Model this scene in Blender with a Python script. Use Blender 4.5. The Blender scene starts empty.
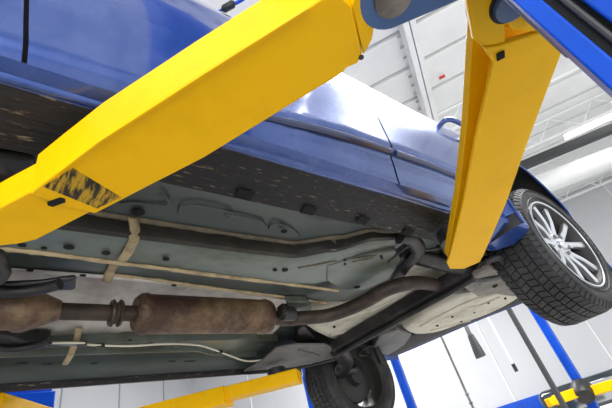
import bpy, bmesh, math, random
from mathutils import Vector, Matrix
random.seed(7)
S = bpy.context.scene
COL = S.collection
PI = math.pi

# ------------------------------------------------------------------ camera
F = 397.08
RX = Vector((0.79393981, -0.18389047, -0.57952039))   # world x in camera axes
RY = Vector((-0.55892256, -0.5959039, -0.57663169))
RZ = Vector((-0.23930139, 0.78171787, -0.57589236))
H = 1.25                                              # camera height above the floor
cam = bpy.data.cameras.new('camera'); camo = bpy.data.objects.new('camera', cam); COL.objects.link(camo)
cam.sensor_width = 36; cam.lens = 36 * F / 612; cam.clip_start = 0.02; cam.clip_end = 200
M = Matrix((RX, RY, RZ)).to_4x4(); M.translation = Vector((0, 0, H)); camo.matrix_world = M
S.camera = camo

# ------------------------------------------------------------------ world, light, exposure
S.view_settings.view_transform = 'Standard'; S.view_settings.look = 'None'
S.view_settings.exposure = 0.10; S.view_settings.gamma = 1; S.view_settings.use_curve_mapping = False
w = bpy.data.worlds.new('daylight'); S.world = w; w.use_nodes = True
bg = w.node_tree.nodes['Background']; bg.inputs[0].default_value = (0.90, 0.95, 1.0, 1); bg.inputs[1].default_value = 1.05
BD = math.radians(30)                                  # the building is turned 30 degrees from the car
D2 = Vector((math.cos(BD), math.sin(BD), 0)); D1 = Vector((-math.sin(BD), math.cos(BD), 0))
def area(name, loc, size, power, rot):
    l = bpy.data.lights.new(name, 'AREA'); l.shape = 'RECTANGLE'; l.size, l.size_y = size; l.energy = power
    o = bpy.data.objects.new(name, l); o.location = loc; o.rotation_euler = rot; COL.objects.link(o); return o
# added fill light behind the camera, low and wide, no real opening
area('back_fill_light', (-3.2, -3.6, 1.6), (5, 3), 330, (math.radians(78), 0, math.radians(-42)))
# hanging shop lamps above, beside the car
area('ceiling_lamp_light', D2 * 3 - D1 * 1.5 + Vector((0, 0, H + 4.0)), (1.2, 3.5), 380, (0, 0, BD))
area('ceiling_lamp_light', D2 * 8 + D1 * 2 + Vector((0, 0, H + 4.0)), (1.2, 3.5), 380, (0, 0, BD))

# ------------------------------------------------------------------ pixel to place
def ray(px, py):
    d = Vector((px - 306, 204 - py, -F)).normalized()
    return Vector((RX.dot(d), RY.dot(d), RZ.dot(d)))
def P(px, py, z, g=(0, 0)):                            # on the plane z (above the camera), sloping by g
    r = ray(px, py); t = z / (r.z - g[0] * r.x - g[1] * r.y); return r * t
def PY(px, py, y): r = ray(px, py); return r * (y / r.y)
def PD(px, py, d):                                     # at horizontal distance d
    r = ray(px, py); return r * (d / math.hypot(r.x, r.y))

# ------------------------------------------------------------------ materials
def mat(name, col, rough=0.5, metal=0.0, coat=0.0, dirt=None, dirt_amt=0.5, scale=8, bump=0.0, bscale=40, emit=None, thr=(0.45, 0.65), stretch=(1, 1, 1), spec=0.5):
    m = bpy.data.materials.new(name); m.use_nodes = True; nt = m.node_tree; b = nt.nodes['Principled BSDF']
    b.inputs['Base Color'].default_value = (*col, 1); b.inputs['Roughness'].default_value = rough
    b.inputs['Metallic'].default_value = metal; b.inputs['Coat Weight'].default_value = coat; b.inputs['Coat Roughness'].default_value = 0.08
    b.inputs['Specular IOR Level'].default_value = spec
    tc = nt.nodes.new('ShaderNodeTexCoord'); mp = nt.nodes.new('ShaderNodeMapping'); mp.inputs['Scale'].default_value = stretch
    nt.links.new(tc.outputs['Object'], mp.inputs[0])
    if dirt:
        n = nt.nodes.new('ShaderNodeTexNoise'); n.inputs['Scale'].default_value = scale; n.inputs['Detail'].default_value = 8; n.inputs['Roughness'].default_value = 0.65
        nt.links.new(mp.outputs[0], n.inputs['Vector'])
        r = nt.nodes.new('ShaderNodeMapRange'); r.inputs['From Min'].default_value = thr[0]; r.inputs['From Max'].default_value = thr[1]
        r.inputs['To Max'].default_value = dirt_amt; nt.links.new(n.outputs['Fac'], r.inputs['Value'])
        x = nt.nodes.new('ShaderNodeMix'); x.data_type = 'RGBA'; x.inputs['A'].default_value = (*col, 1); x.inputs['B'].default_value = (*dirt, 1)
        nt.links.new(r.outputs[0], x.inputs['Factor']); nt.links.new(x.outputs['Result'], b.inputs['Base Color'])
    if bump:
        n2 = nt.nodes.new('ShaderNodeTexNoise'); n2.inputs['Scale'].default_value = bscale; n2.inputs['Detail'].default_value = 5
        nt.links.new(mp.outputs[0], n2.inputs['Vector'])
        bp = nt.nodes.new('ShaderNodeBump'); bp.inputs['Strength'].default_value = bump; bp.inputs['Distance'].default_value = 0.01
        nt.links.new(n2.outputs['Fac'], bp.inputs['Height']); nt.links.new(bp.outputs[0], b.inputs['Normal'])
    if emit: b.inputs['Emission Color'].default_value = (*emit[:3], 1); b.inputs['Emission Strength'].default_value = emit[3]
    return m
M_yel = mat('yellow_paint', (0.98, 0.53, 0.0), 0.45, spec=.18, dirt=(0.6, 0.30, 0.0), dirt_amt=0.30, scale=6, bump=0.06, bscale=25, thr=(.5, .75))
M_blk_rub = mat('scuffed_patch', (0.55, 0.32, 0.01), 0.7, dirt=(0.02, 0.014, 0.006), dirt_amt=1, scale=55, thr=(.44, .56), stretch=(1.6, .35, 1))
M_car = mat('blue_car_paint', (0.016, 0.060, 0.27), 0.27, metal=0.4, coat=1.0, dirt=(0.07, 0.12, 0.36), dirt_amt=0.5, scale=11, bump=.12, bscale=5)
M_creaseshade = mat('crease_shade_blue', (0.008, 0.02, 0.10), 0.3, coat=.6)  # shaded band of the door crease, given as a darker blue
M_rock = mat('dirty_rocker', (0.016, 0.015, 0.016), 0.5, spec=.3, dirt=(0.34, 0.26, 0.16), dirt_amt=0.8, scale=85, bump=0.5, bscale=40, thr=(.60, .72), stretch=(.3, 1.6, 1.6))
M_under = mat('underbody_primer', (0.145, 0.17, 0.145), 0.25, dirt=(0.07, 0.065, 0.045), dirt_amt=0.8, scale=4.5, bump=0.15, bscale=12, stretch=(.5, 1, 1))
M_pan = mat('underbody_floor', (0.068, 0.085, 0.078), 0.28, dirt=(0.05, 0.05, 0.04), dirt_amt=0.8, scale=4, bump=0.15, bscale=12, stretch=(.5, 1, 1))
M_seam = mat('tan_sealant', (0.50, 0.39, 0.22), 0.7, dirt=(0.2, 0.15, 0.09), dirt_amt=0.8, scale=12, bump=0.4)
M_seamd = mat('dirty_sealant', (0.17, 0.14, 0.09), 0.7, dirt=(0.06, 0.055, 0.04), dirt_amt=0.9, scale=12, bump=0.4)
M_railshade = mat('rail_shade_colour', (0.018, 0.017, 0.013), 0.5, dirt=(0.05, 0.042, 0.03), dirt_amt=0.8, scale=6)  # shade of the rail side, put into the colour
M_bracket = mat('weathered_bracket', (0.26, 0.23, 0.19), 0.5, metal=.3, dirt=(0.09, 0.075, 0.06), dirt_amt=0.8, scale=12)
M_shield = mat('heat_shield', (0.66, 0.62, 0.56), 0.5, metal=0.2, dirt=(0.28, 0.24, 0.20), dirt_amt=0.7, scale=5, bump=0.25, bscale=10)
M_tank = mat('light_underpan', (0.66, 0.62, 0.50), 0.6, dirt=(0.22, 0.19, 0.13), dirt_amt=0.75, scale=5, bump=0.25, bscale=15, thr=(.48, .72))
M_rust = mat('rusty_exhaust', (0.075, 0.042, 0.028), 0.5, metal=0.4, dirt=(0.27, 0.18, 0.10), dirt_amt=0.8, scale=7, bump=0.5, bscale=60)
M_rustd = mat('dark_exhaust', (0.045, 0.034, 0.028), 0.5, metal=0.4, dirt=(0.11, 0.075, 0.05), dirt_amt=0.6, scale=12, bump=0.3)
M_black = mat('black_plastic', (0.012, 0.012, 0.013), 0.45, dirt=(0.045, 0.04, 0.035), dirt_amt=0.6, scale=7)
M_axle = mat('black_steel', (0.014, 0.013, 0.013), 0.34, dirt=(0.07, 0.06, 0.05), dirt_amt=0.5, scale=9, bump=0.2)
M_brown = mat('grey_splash_shield', (0.17, 0.165, 0.16), 0.6, dirt=(0.09, 0.08, 0.07), dirt_amt=0.7, scale=8)
M_hole = mat('black_hole', (0.004, 0.004, 0.004), 0.9)
M_tyre = mat('tyre_rubber', (0.030, 0.030, 0.031), 0.62, dirt=(0.085, 0.08, 0.072), dirt_amt=0.6, scale=9, spec=0.35)
M_alloy = mat('alloy_rim', (0.72, 0.73, 0.74), 0.30, metal=0.85)
M_dark = mat('brake_iron', (0.05, 0.047, 0.045), 0.5, metal=0.5)
M_line = mat('brake_line', (0.75, 0.70, 0.55), 0.5)
M_lift = mat('lift_blue_paint', (0.002, 0.075, 0.55), 0.38, spec=.3, dirt=(0.002, 0.04, 0.32), dirt_amt=0.6, scale=5)
M_liftd = mat('faded_blue_steel', (0.05, 0.13, 0.32), 0.4, dirt=(0.10, 0.12, 0.16), dirt_amt=0.5, scale=10)
M_steel = mat('grey_steel', (0.25, 0.25, 0.24), 0.4, metal=0.7)
M_steel2 = mat('dark_rail_paint', (0.05, 0.05, 0.052), 0.5)
M_barrel = mat('dirty_rim_inside', (0.05, 0.048, 0.045), 0.5, metal=0.5)
M_ceil = mat('white_steel_deck', (0.90, 0.90, 0.88), 0.6, dirt=(0.78, 0.78, 0.76), dirt_amt=0.5, scale=1.2)
M_seamc = mat('deck_seam', (0.42, 0.42, 0.42), 0.7)
M_wall = mat('pale_grey_wall', (0.56, 0.565, 0.58), 0.7, dirt=(0.50, 0.50, 0.52), dirt_amt=0.5, scale=.6)
M_wall2 = mat('wall_panel_seam', (0.30, 0.32, 0.35), 0.7)
M_floor = mat('concrete_floor', (0.48, 0.47, 0.45), 0.45, dirt=(0.36, 0.35, 0.34), dirt_amt=0.7, scale=.8)
M_glass = mat('dark_window_glass', (0.02, 0.03, 0.035), 0.08, coat=0.5)
M_lamp = mat('lamp_diffuser', (1, 1, 1), 0.5, emit=(1, 1, 1, 14))
M_grn = mat('green_tape', (0.0, 0.45, 0.28), 0.5)
M_red = mat('red_tag', (0.6, 0.03, 0.03), 0.5)
M_orange = mat('orange_bead', (0.55, 0.22, 0.02), 0.5)

# ------------------------------------------------------------------ mesh helpers (coordinates relative to the camera point, lifted by H)
OFF = Vector((0, 0, H))
def link(name, bm, m, parent=None, smooth=True, bevel=0.0, thick=0.0, sub=0, angle=40, raw=False):
    bmesh.ops.recalc_face_normals(bm, faces=bm.faces[:]) if not raw else None
    me = bpy.data.meshes.new(name); 
    for v in bm.verts: v.co += OFF
    # origin at the middle of the part
    xs = [v.co.copy() for v in bm.verts]
    c = Vector([(min(p[i] for p in xs) + max(p[i] for p in xs)) / 2 for i in range(3)])
    for v in bm.verts: v.co -= c
    bm.to_mesh(me); bm.free(); me.materials.append(m)
    o = bpy.data.objects.new(name, me); COL.objects.link(o); o.location = c
    for p in me.polygons: p.use_smooth = smooth
    if thick: q = o.modifiers.new('s', 'SOLIDIFY'); q.thickness = thick; q.offset = 0
    if bevel: q = o.modifiers.new('b', 'BEVEL'); q.width = bevel; q.segments = 2; q.limit_method = 'ANGLE'; q.angle_limit = math.radians(35)
    if sub: q = o.modifiers.new('u', 'SUBSURF'); q.levels = sub; q.render_levels = sub
    if smooth and not sub:
        try: me.set_sharp_from_angle(angle=math.radians(angle))
        except Exception: pass
    if parent:
        o.parent = parent; pl = parent['_w'] if '_w' in parent else None
        o.location = c - WLOC[parent.name]
    WLOC[o.name] = c
    return o
WLOC = {}
def thing(name, label, cat, loc, group=None):
    o = bpy.data.objects.new(name, None); COL.objects.link(o); o.location = Vector(loc) + OFF; o.empty_display_size = .1
    o['label'] = label; o['category'] = cat
    if group: o['group'] = group
    WLOC[o.name] = Vector(loc) + OFF
    return o
def tag(o, label, cat, group=None):
    o['label'] = label; o['category'] = cat
    if group: o['group'] = group
    return o
def struct(o): o['kind'] = 'structure'; return o
def NB(): return bmesh.new()
def prism(bm, pts, up):                                 # pts: list of Vector (bottom), extruded by vector up (or list)
    n = len(pts); ups = up if isinstance(up, list) else [Vector(up)] * n
    a = [bm.verts.new(p) for p in pts]; b = [bm.verts.new(Vector(p) + u) for p, u in zip(pts, ups)]
    bm.faces.new(a); bm.faces.new(b[::-1])
    for i in range(n): bm.faces.new((a[i], b[i], b[(i + 1) % n], a[(i + 1) % n]))
def box(bm, c, s, rot=None):
    c = Vector(c); R = rot or Matrix.Identity(3)
    vs = [bm.verts.new(c + R @ Vector((sx * s[0] / 2, sy * s[1] / 2, sz * s[2] / 2))) for sx in (-1, 1) for sy in (-1, 1) for sz in (-1, 1)]
    for f in ((0, 1, 3, 2), (4, 6, 7, 5), (0, 4, 5, 1), (2, 3, 7, 6), (0, 2, 6, 4), (1, 5, 7, 3)): bm.faces.new([vs[i] for i in f])
def beam(bm, a, b, w, h, upv=(0, 0, 1)):
    a, b = Vector(a), Vector(b); d = (b - a); L = d.length; d.normalize(); s = d.cross(Vector(upv)).normalized(); u = s.cross(d)
    R = Matrix((d, s, u)).transposed(); box(bm, (a + b) / 2, (L, w, h), R)
def smoothpath(pts, n=6):
    pts = [Vector(p) for p in pts]; out = []
    for i in range(len(pts) - 1):
        p0, p1, p2, p3 = pts[max(i - 1, 0)], pts[i], pts[i + 1], pts[min(i + 2, len(pts) - 1)]
        for k in range(n):
            t = k / n; out.append(.5 * ((2 * p1) + (p2 - p0) * t + (2 * p0 - 5 * p1 + 4 * p2 - p3) * t * t + (-p0 + 3 * p1 - 3 * p2 + p3) * t ** 3))
    out.append(pts[-1]); return out
def tube(bm, pts, r, seg=14, sx=1.0):                   # r number or list; sx flattens upwards
    pts = [Vector(p) for p in pts]; n = len(pts); rs = r if isinstance(r, (list, tuple)) else [r] * n; rings = []; ref = None
    for i, p in enumerate(pts):
        d = (pts[min(i + 1, n - 1)] - pts[max(i - 1, 0)]).normalized()
        if ref is None: ref = Vector((0, 0, 1)) if abs(d.z) < .9 else Vector((1, 0, 0))
        s = d.cross(ref).normalized(); u = s.cross(d).normalized(); ref = u
        rings.append([bm.verts.new(p + rs[i] * (math.cos(2 * PI * k / seg) * s + math.sin(2 * PI * k / seg) * u * sx)) for k in range(seg)])
    for a, b in zip(rings, rings[1:]):
        for k in range(seg): bm.faces.new((a[k], a[(k + 1) % seg], b[(k + 1) % seg], b[k]))
    bm.faces.new(rings[0][::-1]); bm.faces.new(rings[-1])
def lathe(bm, prof, c, axis, seg=64, closed=False):     # prof: (radius, offset along axis)
    axis = Vector(axis).normalized(); c = Vector(c); s = axis.cross(Vector((0, 0, 1)))
    s = s.normalized() if s.length > .1 else Vector((1, 0, 0)); u = s.cross(axis)
    rings = []
    for r, h in prof:
        if r < 1e-6: rings.append([bm.verts.new(c + axis * h)]); continue
        rings.append([bm.verts.new(c + axis * h + r * (math.cos(2 * PI * k / seg) * s + math.sin(2 * PI * k / seg) * u)) for k in range(seg)])
    prs = list(zip(rings, rings[1:])) + ([(rings[-1], rings[0])] if closed else [])
    for a, b in prs:
        for k in range(seg):
            k2 = (k + 1) % seg
            if len(a) == 1 and len(b) == 1: continue
            if len(a) == 1: bm.faces.new((a[0], b[k2], b[k]))
            elif len(b) == 1: bm.faces.new((a[k], a[k2], b[0]))
            else: bm.faces.new((a[k], a[k2], b[k2], b[k]))
def grid(bm, rows):                                     # rows of equal-length point lists
    V = [[bm.verts.new(p) for p in r] for r in rows]
    for a, b in zip(V, V[1:]):
        for k in range(len(a) - 1):
            try: bm.faces.new((a[k], a[k + 1], b[k + 1], b[k]))
            except ValueError: pass
def disc(bm, c, rx, ry, n=(0, 0, 1), ang=0, h=0.003, seg=16):
    pts = [Vector(c) + Vector((rx * math.cos(t) * math.cos(ang) - ry * math.sin(t) * math.sin(ang), rx * math.cos(t) * math.sin(ang) + ry * math.sin(t) * math.cos(ang), 0)) for t in [2 * PI * k / seg for k in range(seg)]]
    prism(bm, pts, (0, 0, h))
def lerp(x, tab):
    if x <= tab[0][0]: return tab[0][1]
    for (a, va), (b, vb) in zip(tab, tab[1:]):
        if x <= b:
            t = (x - a) / (b - a); t = t * t * (3 - 2 * t); return va + (vb - va) * t
    return tab[-1][1]

# ================================================================== SETTING
ZC = 4.6
def room(u, v, z): return D2 * u + D1 * v + Vector((0, 0, z))
bm = NB(); prism(bm, [room(-9, -9, -H - .1), room(30, -9, -H - .1), room(30, 15, -H - .1), room(-9, 15, -H - .1)], (0, 0, .1)); struct(link('floor', bm, M_floor))
# ceiling: deck with folded ribs
bm = NB()
us = []; u = -6.0
rows = []
while u < 24:
    for du, dz in ((0, 0), (.54, 0), (.55, .09), (.62, .09), (.63, 0)):
        rows.append([room(u + du, -9, ZC + dz), room(u + du, 14, ZC + dz)])
    u += .65
grid(bm, rows); struct(link('ceiling', bm, M_ceil, smooth=False, thick=.02))
WD = 11.0; TRK = 7.6
bm = NB(); prism(bm, [room(WD, -8, -H), room(WD + .2, -8, -H), room(WD + .2, 9, -H), room(WD, 9, -H)], (0, 0, H + ZC - .03)); struct(link('wall_back', bm, M_wall, smooth=False))
bm = NB(); prism(bm, [room(-6, 8.2, -H), room(WD, 8.2, -H), room(WD, 8.4, -H), room(-6, 8.4, -H)], (0, 0, H + ZC - .03)); struct(link('wall_left', bm, M_wall, smooth=False))
n = 0
for uu in [-4.7 + 1.6 * k for k in range(10)]:
    bm = NB(); box(bm, room(uu, 8.19, (ZC - H) / 2), (.025, .02, H + ZC), Matrix.Rotation(BD, 3, 'Z')); n += 1; struct(link('trim_%d' % n, bm, M_wall2, smooth=False))
for vv in [-7 + 2.2 * k for k in range(7)]:
    bm = NB(); box(bm, room(WD - .01, vv, (ZC - H) / 2), (.02, .02, H + ZC), Matrix.Rotation(BD, 3, 'Z')); n += 1; struct(link('trim_%d' % n, bm, M_ceil, smooth=False))
bm = NB(); prism(bm, [room(WD - .03, -7.9, .27), room(WD, -7.9, .27), room(WD, 8.1, .27), room(WD - .03, 8.1, .27)], (0, 0, .27)); n += 1
struct(link('trim_%d' % n, bm, M_lift, smooth=False))

# roof rafters (I beams) and purlins
def ibeam(name, a, b, label, grp, w=.16, h=.3, m=M_ceil):
    t = thing(name, label, 'roof beam', (a + b) / 2 - Vector((0, 0, h)), grp)
    for nm, dz, ww, hh in (('lower_flange', -h + .01, w, .02), ('web', -h / 2, .012, h), ('upper_flange', -.01, w, .02)):
        bm = NB(); beam(bm, a + Vector((0, 0, dz)), b + Vector((0, 0, dz)), ww, hh); link(nm, bm, m, t, smooth=False)
    return t
for k, (vv, lab) in enumerate([(-1.05, 'white roof girder seen between the two yellow arms at top'), (-6.2, 'white roof girder off to the right beyond the blue post'), (4.2, 'white roof girder hidden above the car')][:2]):
    t = ibeam('roof_girder', room(-6, vv, ZC - .02), room(WD, vv, ZC - .02), lab, 'white roof girders')
    for j in range(46):
        bm = NB(); box(bm, room(2 + j * .19, vv + .11, ZC - .05), (.03, .05, .02), Matrix.Rotation(BD, 3, 'Z')); link('clip', bm, M_seamc, t, smooth=False)
# open-web joists (right side)
for k, uu in enumerate((5.6, 7.2, 8.8, 10.2)):
    t = thing('roof_joist', ['white open web roof joist nearest, right of the rear yellow arm', 'white open web roof joist, second beyond the rear yellow arm', 'white open web roof joist just before the long bright lamp', 'white open web roof joist farthest, close to the wall'][k], 'roof joist', room(uu, -2, ZC - .5), 'open web roof joists')
    for nm, z in (('lower_chord', ZC - .45), ('upper_chord', ZC - .04)):
        bm = NB(); beam(bm, room(uu, -8.5, z), room(uu, 8, z), .05, .04); link(nm, bm, M_ceil, t, smooth=False)
    bm = NB(); v = -8.4
    while v < 7.6:
        tube(bm, [room(uu, v, ZC - .45), room(uu, v + .4, ZC - .04), room(uu, v + .8, ZC - .45)], .012, 6); v += .8
    link('web_rods', bm, M_ceil, t)
# dark rail and white duct seen right of the rear arm
a, b = P(515, 169, 4.0), P(640, 117, 4.0)
bm = NB(); d = (b - a).normalized(); beam(bm, a - d * 2, b + d * 2, .12, .16); tag(link('ceiling_rail', bm, M_steel2, smooth=False), 'dark grey steel rail crossing the ceiling right of rear yellow arm', 'rail')
a, b = P(520, 193, 3.9), P(640, 147, 3.9)
bm = NB(); d = (b - a).normalized(); tube(bm, [a - d * 2, b + d * 3], .22, 24); tag(link('air_duct', bm, M_ceil), 'wide round white duct under the ceiling above the rear wheel', 'duct')
# lamps
def lamp(c, L, lab, dirv):
    t = thing('strip_lamp', lab, 'lamp', c, 'long strip lamps under the roof'); c = Vector(c)
    bm = NB(); beam(bm, c - dirv * L / 2 + Vector((0, 0, .05)), c + dirv * L / 2 + Vector((0, 0, .05)), .2, .05); link('housing', bm, M_ceil, t, smooth=False)
    bm = NB(); tube(bm, [c - dirv * L / 2, c + dirv * L / 2], .045, 10); link('light_tube', bm, M_lamp, t)
lamp(P(606, 119, 4.2), 1.5, 'bright white strip lamp right of the rear yellow arm', D1)
lamp(room(1.6, -1.9, 4.1), 2.4, 'strip lamp out of view above the near lift post', D1)
for k, (uu, vv) in enumerate([(3.2, 3.6), (-1.5, 1.2)]):
    lamp(room(uu, vv, 4.1), 2.6, ['strip lamp over the far side of the car', 'strip lamp over the front of the car'][k], D1)

# ================================================================== CAR
YC = 1.345
car = thing('car', 'blue four-door sedan raised on the lift, seen from below', 'car', (0.9, YC, -H))
def mir(p): return Vector((p[0], 2 * YC - p[1], p[2]))
WX, WZ, WR, RR = 1.965, 0.59, 0.314, 0.217
AX, AZ, AR = 1.970, 0.680, 0.413
WY = 0.475
# side profile: z as parameter -> y
def crease(x): return lerp(x, [(-.6, .70), (0.1, .70), (.36, .735), (.75, .79), (1.1, .81), (3, .83)])
def side_y(x, z):
    zc = crease(x); cf = lerp(x, [(-.2, 0), (.3, .6), (.8, 1), (3, 1)])
    y = lerp(z, [(.672, .508), (zc - .020, .497 - .006 * cf), (zc + .006 + .010 * cf, .487 - .020 * cf), (1.0, .459), (1.13, .468), (1.2, .487)])
    if x > 2.0: y += (min(1, (z - .55) / .5)) * .42 * (x - 2.0) ** 1.35
    if x < -.2: y += .02 * (x + .2) ** 2
    d = math.hypot(x - AX, z - AZ) - AR
    if -.05 < d < .06:
        t = 1 - max(0, d) / .06; y = y * (1 - t * t) + lerp(x, [(2.05, .455), (2.33, .463), (2.40, .492)]) * t * t
    return y
def zlow(x, base):
    if abs(x - AX) < AR: return max(base, AZ + math.sqrt(AR * AR - (x - AX) ** 2))
    return base
def sidepanel(name, x0, x1, zb, zt, far=False, m=M_car, parent=None, slant0=0, slant1=0):
    bm = NB(); n = max(8, int((x1 - x0) / .018)); rows = []
    for i in range(n + 1):
        x = x0 + (x1 - x0) * i / n; z0 = zlow(x, zb); row = []
        for k in range(31):
            z = z0 + (zt - z0) * k / 30; t = i / n
            xx = x + (slant0 * (1 - t) + slant1 * t) * (z - zb)
            p = Vector((xx, side_y(x, z), z)); row.append(mir(p) if far else p)
        rows.append(row)
    grid(bm, rows); return link(name, bm, m, parent or car, thick=.0, angle=70)
for far in (False, True):
    sidepanel('front_fender', -1.5, -.036, .672, 1.19, far, slant1=-.14)
    fd = sidepanel('front_door', -.028, .922, .672, 1.19, far, slant0=-.14, slant1=-.05)
    rd = sidepanel('rear_door', .930, 1.63, .672, 1.19, far, slant0=-.05)
    for dd, hx in ((fd, .60), (rd, 1.52)):
        s = 1 if not far else -1
        bm = NB(); yy = side_y(hx, 1.15)
        pts = smoothpath([(hx - .10, yy + .01, 1.14), (hx - .085, yy - .035, 1.145), (hx, yy - .045, 1.15), (hx + .08, yy - .035, 1.145), (hx + .095, yy + .01, 1.14)], 4)
        tube(bm, [mir(p) if far else p for p in pts], .012, 10); link('door_handle', bm, M_car, dd)
    sidepanel('quarter_panel', 1.638, 2.62, .672, 1.19, far)
    for dd, xs in ((fd, (.18, .40, .60, .76, .914)), (rd, (.938, 1.1, 1.3, 1.6))):
        pp_ = smoothpath([Vector((x, side_y(x, crease(x) - .004) - .001, crease(x) - .004)) for x in xs], 5); pp_ = [mir(p) for p in pp_] if far else pp_
        bm = NB(); tube(bm, pp_, [.002 + .009 * min(1, max(0, (abs(p.x) - .18) / .35)) for p in pp_], 8); link('crease_shade_strip', bm, M_creaseshade, dd)  # dark tube added along the crease to paint its shade
    # inner dark door frame that fills the gaps
    bm = NB(); rows = []
    for i in range(40):
        x = -1.5 + 3.05 * i / 39
        rows.append([(mir((x, yy, zz)) if far else Vector((x, yy, zz))) for yy, zz in ((.535, .675), (.52, .75), (.50, .95), (.51, 1.18))])
    grid(bm, rows); link('door_frame', bm, M_black, car)
    # rocker : painted strip then dirty underside
    for nm, prof, mm in (('rocker_panel', [(.502, .6745), (.509, .6715), (.520, .6680), (.532, .6655), (.541, .6645), (.546, .660)], M_car),
                         ('rocker_cover', [(.546, .660), (.552, .657), (.60, .647), (.645, .637), (.667, .630), (.670, .634), (.672, .66)], M_rock)):
        if far: prof = [(a_, b_ - .018 * min(1, max(0, (a_ - .50) / .1))) for a_, b_ in prof]
        bm = NB(); rows = []
        x1 = 1.66
        for i in range(61):
            x = -1.5 + (x1 + 1.5) * i / 60; e = max(0, (x - 1.45)) * .25
            rows.append([(mir((x, yy, zz + e * .2)) if far else Vector((x, yy, zz + e * .2))) for yy, zz in prof])
        grid(bm, rows); link(nm, bm, mm, car)
    bm = NB(); pr_ = [Vector((x, .537, .668)) for x in [-1.5 + .1 * k for k in range(32)]]; tube(bm, [mir(p) if far else p for p in pr_], .0105, 16); link('highlight_bead', bm, M_car, car)  # bead added to catch a bright highlight along the rocker edge
    # painted lobe closing the rocker in front of the rear wheel
    bm = NB(); pts = [Vector((1.46, .50, .66)), Vector((1.58, .482, .64)), Vector((1.655, .470, .63)), Vector((1.675, .49, .625)), Vector((1.66, .56, .60)), Vector((1.60, .63, .60)), Vector((1.46, .665, .63))]
    prism(bm, [mir(p) if far else p for p in pts], (0, 0, .09)); link('rocker_end_cap', bm, M_car, car, bevel=.01)
    # rocker notches
    if not far:
        for px, py in ((245, 193), (309, 209), (363, 219), (408, 231)):
            q = P(px, py, .6335); bm = NB(); prism(bm, [q + Vector(v) for v in ((-.022, -.012, -.0005), (.022, -.012, -.0005), (.022, .016, -.0055), (-.022, .016, -.0055))], (0, 0, -.002)); link('drain_notch', bm, M_hole, car, smooth=False)
    # arch lip and liner
    angs = [math.radians(a) for a in range(-28, 189, 6)]
    bm = NB(); path = []
    for a in angs:
        x, z = AX + AR * math.cos(a), AZ + AR * math.sin(a); y = side_y(x, max(z, .60)) ; path.append(Vector((x, y, z)))
    tube(bm, [mir(p) if far else p for p in path[(9 if far else 0):]], .006, 8); link('arch_lip', bm, M_car, car)
    bm = NB(); rows = []
    for a, p in list(zip(angs, path))[(8 if far else 0):]:
        x, z = math.cos(a), math.sin(a)
        rows.append([(mir(q) if far else Vector(q)) for q in ((AX + AR * x, p.y + .004, AZ + AR * z), (AX + (AR + .02) * x, .50, AZ + (AR + .02) * z), (AX + (AR + .01) * x, .66, AZ + (AR + .01) * z), (AX + (AR - .02) * x, .80, AZ + (AR - .02) * z), (AX + .2 * x, .81, AZ + .2 * z))])
    grid(bm, rows); link('wheel_arch_liner', bm, M_black, car)
# greenhouse: glass, roof, boot, tail
bm = NB(); rows = []
for x, zt in ((-1.4, 1.22), (-.75, 1.24), (-.1, 1.66), (.4, 1.74), (1.0, 1.72), (1.5, 1.58), (2.05, 1.24), (2.58, 1.20)):
    t = (zt - 1.2) / .54; e = .42 * max(0, x - 2.0) ** 1.35
    half = [(.499 + e, 1.18), (.50 + .16 * t + e, 1.19 + .8 * (zt - 1.19)), (.60 + .17 * t + e, zt - .01), (1.0, zt + .02), (YC, zt + .03)]
    rows.append([Vector((x, a, b)) for a, b in half] + [mir((x, a, b)) for a, b in half[-2::-1]])
grid(bm, rows); link('roof_shell', bm, M_car, car)
for far in (False, True):
    bm = NB(); pts = [Vector((-.35, .524, 1.25)), Vector((1.45, .524, 1.25)), Vector((1.15, .618, 1.50)), (Vector((0.15, .618, 1.50)))]
    prism(bm, [mir(p) if far else p for p in pts], (0, -.006 if not far else .006, 0)); link('side_window', bm, M_glass, car, smooth=False)
# rear bumper (edge swept round the back)
bu = [P(388, 358, .70), P(415, 347, .70), P(470, 323, .70), P(530, 299, .70), P(545, 290, .70)]
path = smoothpath(bu, 6)
bm = NB(); rows = []
for i, p in enumerate(path):
    t = i / (len(path) - 1)
    rows.append([p + Vector((-.14, 0, .05)), p + Vector((-.05, 0, 0)), p + Vector((0, 0, 0)), p + Vector((.02, 0, .02)), p + Vector((.06, 0, .12)), p + Vector((.07, 0, .42))])
grid(bm, rows); link('rear_bumper', bm, M_black, car)
bm = NB(); tube(bm, [p + Vector((.012, 0, .004)) for p in path], .009, 8); link('bumper_edge', bm, M_car, car)

# ---------------- underbody
seamy = [(-1.5, .90), (.6, .90), (.78, .895), (.92, .83), (1.05, .745), (1.25, .71), (1.6, .70)]
bm = NB(); rows = []
for i in range(90):
    x = -1.5 + 2.95 * i / 89; s = lerp(x, seamy); row = []
    prof = [(.668, .634), (.672, .665), (.685, .69), (.70, .700)] + [(.70 + (s - .01 - .70) * k / 8, .700 + .016 * math.sin(PI * k / 8)) for k in range(1, 9)] + [(s, .70), (s + .06, .70), (1.05, .70), (1.10, .692), (1.16, .69), (1.20, .692), (1.225, .76), (1.26, .82), (1.345, .83)]
    tx = lerp(x, [(.2, 0), (1.2, .085)]); row = [Vector((x, a + (tx if a > 1.08 and b > .68 else 0), b)) for a, b in prof]; row += [Vector((x, a, b)) for a, b in ((1.45, .83), (1.55, .80), (1.64, .705), (1.68, .70))] + [mir(p) for p in row[-9::-1]]; rows.append(row)
grid(bm, rows); link('floor_pan', bm, M_pan, car)
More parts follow.
